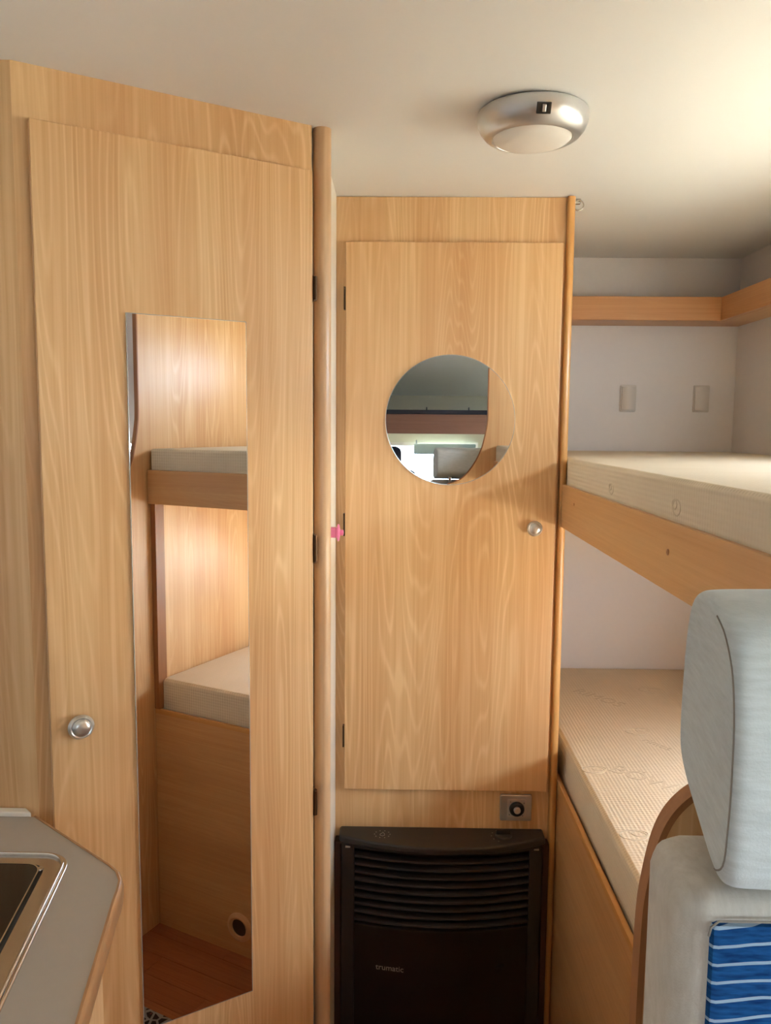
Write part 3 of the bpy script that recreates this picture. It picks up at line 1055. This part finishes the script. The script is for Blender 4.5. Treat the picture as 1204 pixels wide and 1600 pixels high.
# ------------------------------------------------------------------ travel seat
st = empty('travel_seat', (0.37, 0.2, 0), label='pale grey upholstered seat with headrest and blue striped centre panel', cat='seat')
bkm = B(0.134, 0.60, 0.357, 0.452, 0.40, 1.355)
for v in bkm.verts:
    if v.co.y > 0.4:
        v.co.x += 0.015 if v.co.x < 0.3 else 0
        v.co.z -= 0.018 if v.co.z > 1 else 0
bmesh.ops.bevel(bkm, geom=bkm.edges[:], offset=0.017, segments=5, profile=0.5, affect='EDGES')
bk = obj('backrest', bkm, M_SEATSHADE, st, smooth=True)
obj('striped_panel', rbox(0.1495, 0.585, 0.3535, 0.366, 0.46, 1.340, 0.003, 2), M_STRIPE, bk, smooth=True)
zz = 1.3415
obj('piping', tube([(0.1485, 0.3555, zz - 0.008), (0.149, 0.3545, zz - 0.003), (0.1525, 0.3545, zz), (0.30, 0.3545, zz), (0.583, 0.3545, zz), (0.5865, 0.3555, zz - 0.008)], 0.0006, 6), M_PIPING, bk)
# headrest: side outline in (y,z)
hp = [(0.352, 1.353), (0.346, 1.375), (0.345, 1.41), (0.347, 1.445), (0.354, 1.470), (0.368, 1.4845), (0.39, 1.4885), (0.425, 1.4875), (0.445, 1.479), (0.4535, 1.455), (0.4575, 1.42), (0.4585, 1.39),
      (0.452, 1.379), (0.43, 1.370), (0.40, 1.362), (0.375, 1.3545)]
cyz = (0.405, 1.42)
hbm = bmesh.new()
secs = []
hx = [(0.1605, 0.80), (0.1590, 0.90), (0.1598, 0.955), (0.163, 0.985), (0.170, 1.0), (0.30, 1.0), (0.433, 1.0), (0.440, 0.985), (0.4445, 0.955), (0.4455, 0.90), (0.444, 0.80)]
for x, s in hx:
    secs.append([hbm.verts.new((x + (0.0062 * (q[0] - 0.40) / 0.05 if x < 0.2 else 0), cyz[0] + (q[0] - cyz[0]) * s, cyz[1] + (q[1] - cyz[1]) * s)) for q in hp])
for a, b in zip(secs, secs[1:]):
    for k in range(len(hp)):
        hbm.faces.new((a[k], a[(k + 1) % len(hp)], b[(k + 1) % len(hp)], b[k]))
hbm.faces.new(secs[0])
hbm.faces.new(secs[-1][::-1])
hd = obj('headrest', hbm, M_SEAT, st, smooth=True)
sd = hd.modifiers.new('sub', 'SUBSURF')
sd.levels = 2
sd.render_levels = 2
bpy.context.view_layer.update()
he = hd.evaluated_get(bpy.context.evaluated_depsgraph_get())
raw = catmull([(0.374, 1.3575), (0.358, 1.3685), (0.3535, 1.39), (0.3525, 1.415), (0.3545, 1.442), (0.361, 1.462), (0.374, 1.474), (0.390, 1.4795)], 5)
inv = hd.matrix_world.inverted()
sp_ = []
for y, z in raw:
    ok, loc, nor, _ = he.closest_point_on_mesh(inv @ Vector((0.158 + 0.0062 * (y - 0.40) / 0.05, y - 0.003, z)))
    sp_.append(hd.matrix_world @ (loc + nor * 0.0002))
obj('seam', tube(sp_, 0.00045, 6), M_PIPING, hd)
for x in (0.22, 0.38):
    obj('headrest_post', lathe([(0, 1.33), (0.006, 1.33), (0.006, 1.40), (0, 1.40)], 16, at(x, 0.415, 0)), M_NICKEL, st, smooth=True)
obj('cushion', rbox(0.14, 0.60, -0.10, 0.356, 0.30, 0.47, 0.04, 5), M_SEAT, st, smooth=True)
obj('seat_base', rbox(0.18, 0.56, -0.05, 0.44, 0.0, 0.30, 0.02, 3), M_CABGREY, st, smooth=True)
obj('back_bracket', B(0.20, 0.54, 0.362, 0.44, 0.29, 0.42), M_CABGREY, st)

# ------------------------------------------------------------------ rug
obj('rug', rbox(-0.24, 0.10, -0.10, 0.86, 0.0005, 0.010, 0.004, 2), M_RUG, label='dark patterned rug on the floor, seen in the long mirror', cat='rug')

# ------------------------------------------------------------------ cab end behind the camera, seen in the mirrors
al = empty('overcab_bunk', (0, -1.6, 1.53), label='brown overcab bunk front board seen in the round mirror', cat='bunk')
obj('front_board', B(XL + 0.001, XR - 0.001, -1.02, -1.0, 1.535, 1.650), MW_CAB, al, bevel=0.002)
obj('rail', B(XL + 0.001, XR - 0.001, -1.03, -1.005, 1.650, 1.676), M_CABSEAT, al, bevel=0.003)
obj('base_panel', B(XL + 0.001, XR - 0.001, YF + 0.002, -1.02, 1.55, 1.565), M_CABBEIGE, al)
for x in (-0.1, 0.17, 0.42):
    obj('rail_pin', lathe([(0, 0), (0.004, 0), (0.003, 0.016), (0, 0.018)], 10, at(x, -1.017, 1.676)), M_BLACK, al)
for x0, lab in ((-0.395, 'dark blue cab seat, its edge just inside the round mirror'),):
    e = empty('cab_seat', (x0 + 0.25, -1.4, 0), label=lab, cat='seat')
    obj('backrest', rbox(x0, x0 + 0.52, -1.46, -1.32, 0.45, 1.30, 0.05, 4), M_CABSEAT, e, smooth=True)
    obj('headrest', rbox(x0 + 0.10, x0 + 0.42, -1.45, -1.34, 1.30, 1.45, 0.04, 4), M_CABSEAT, e, smooth=True)
    obj('cushion', rbox(x0, x0 + 0.52, -1.85, -1.40, 0.32, 0.47, 0.05, 4), M_CABSEAT, e, smooth=True)
    obj('pedestal', rbox(x0 + 0.06, x0 + 0.46, -1.80, -1.42, 0.0, 0.33, 0.02, 2), M_CABGREY, e, smooth=True)
for k, (x0, x1, lab) in enumerate(((0.12, 0.58, 'pale sun visor at the top of the windscreen, seen in the round mirror'),)):
    v = empty('sun_visor', ((x0 + x1) / 2, -2.19, 1.40), label=lab, cat='sun visor')
    obj('flap', rbox(x0, x1, -2.205, -2.185, 1.375, 1.452, 0.008, 3), M_VISOR, v, smooth=True)
    obj('pivot_rod', tube([(x0 + 0.02, -2.195, 1.449), (x0 + 0.02, -2.195, 1.47), (x0 + 0.02, -2.249, 1.475)], 0.005, 8), M_CABGREY, v)
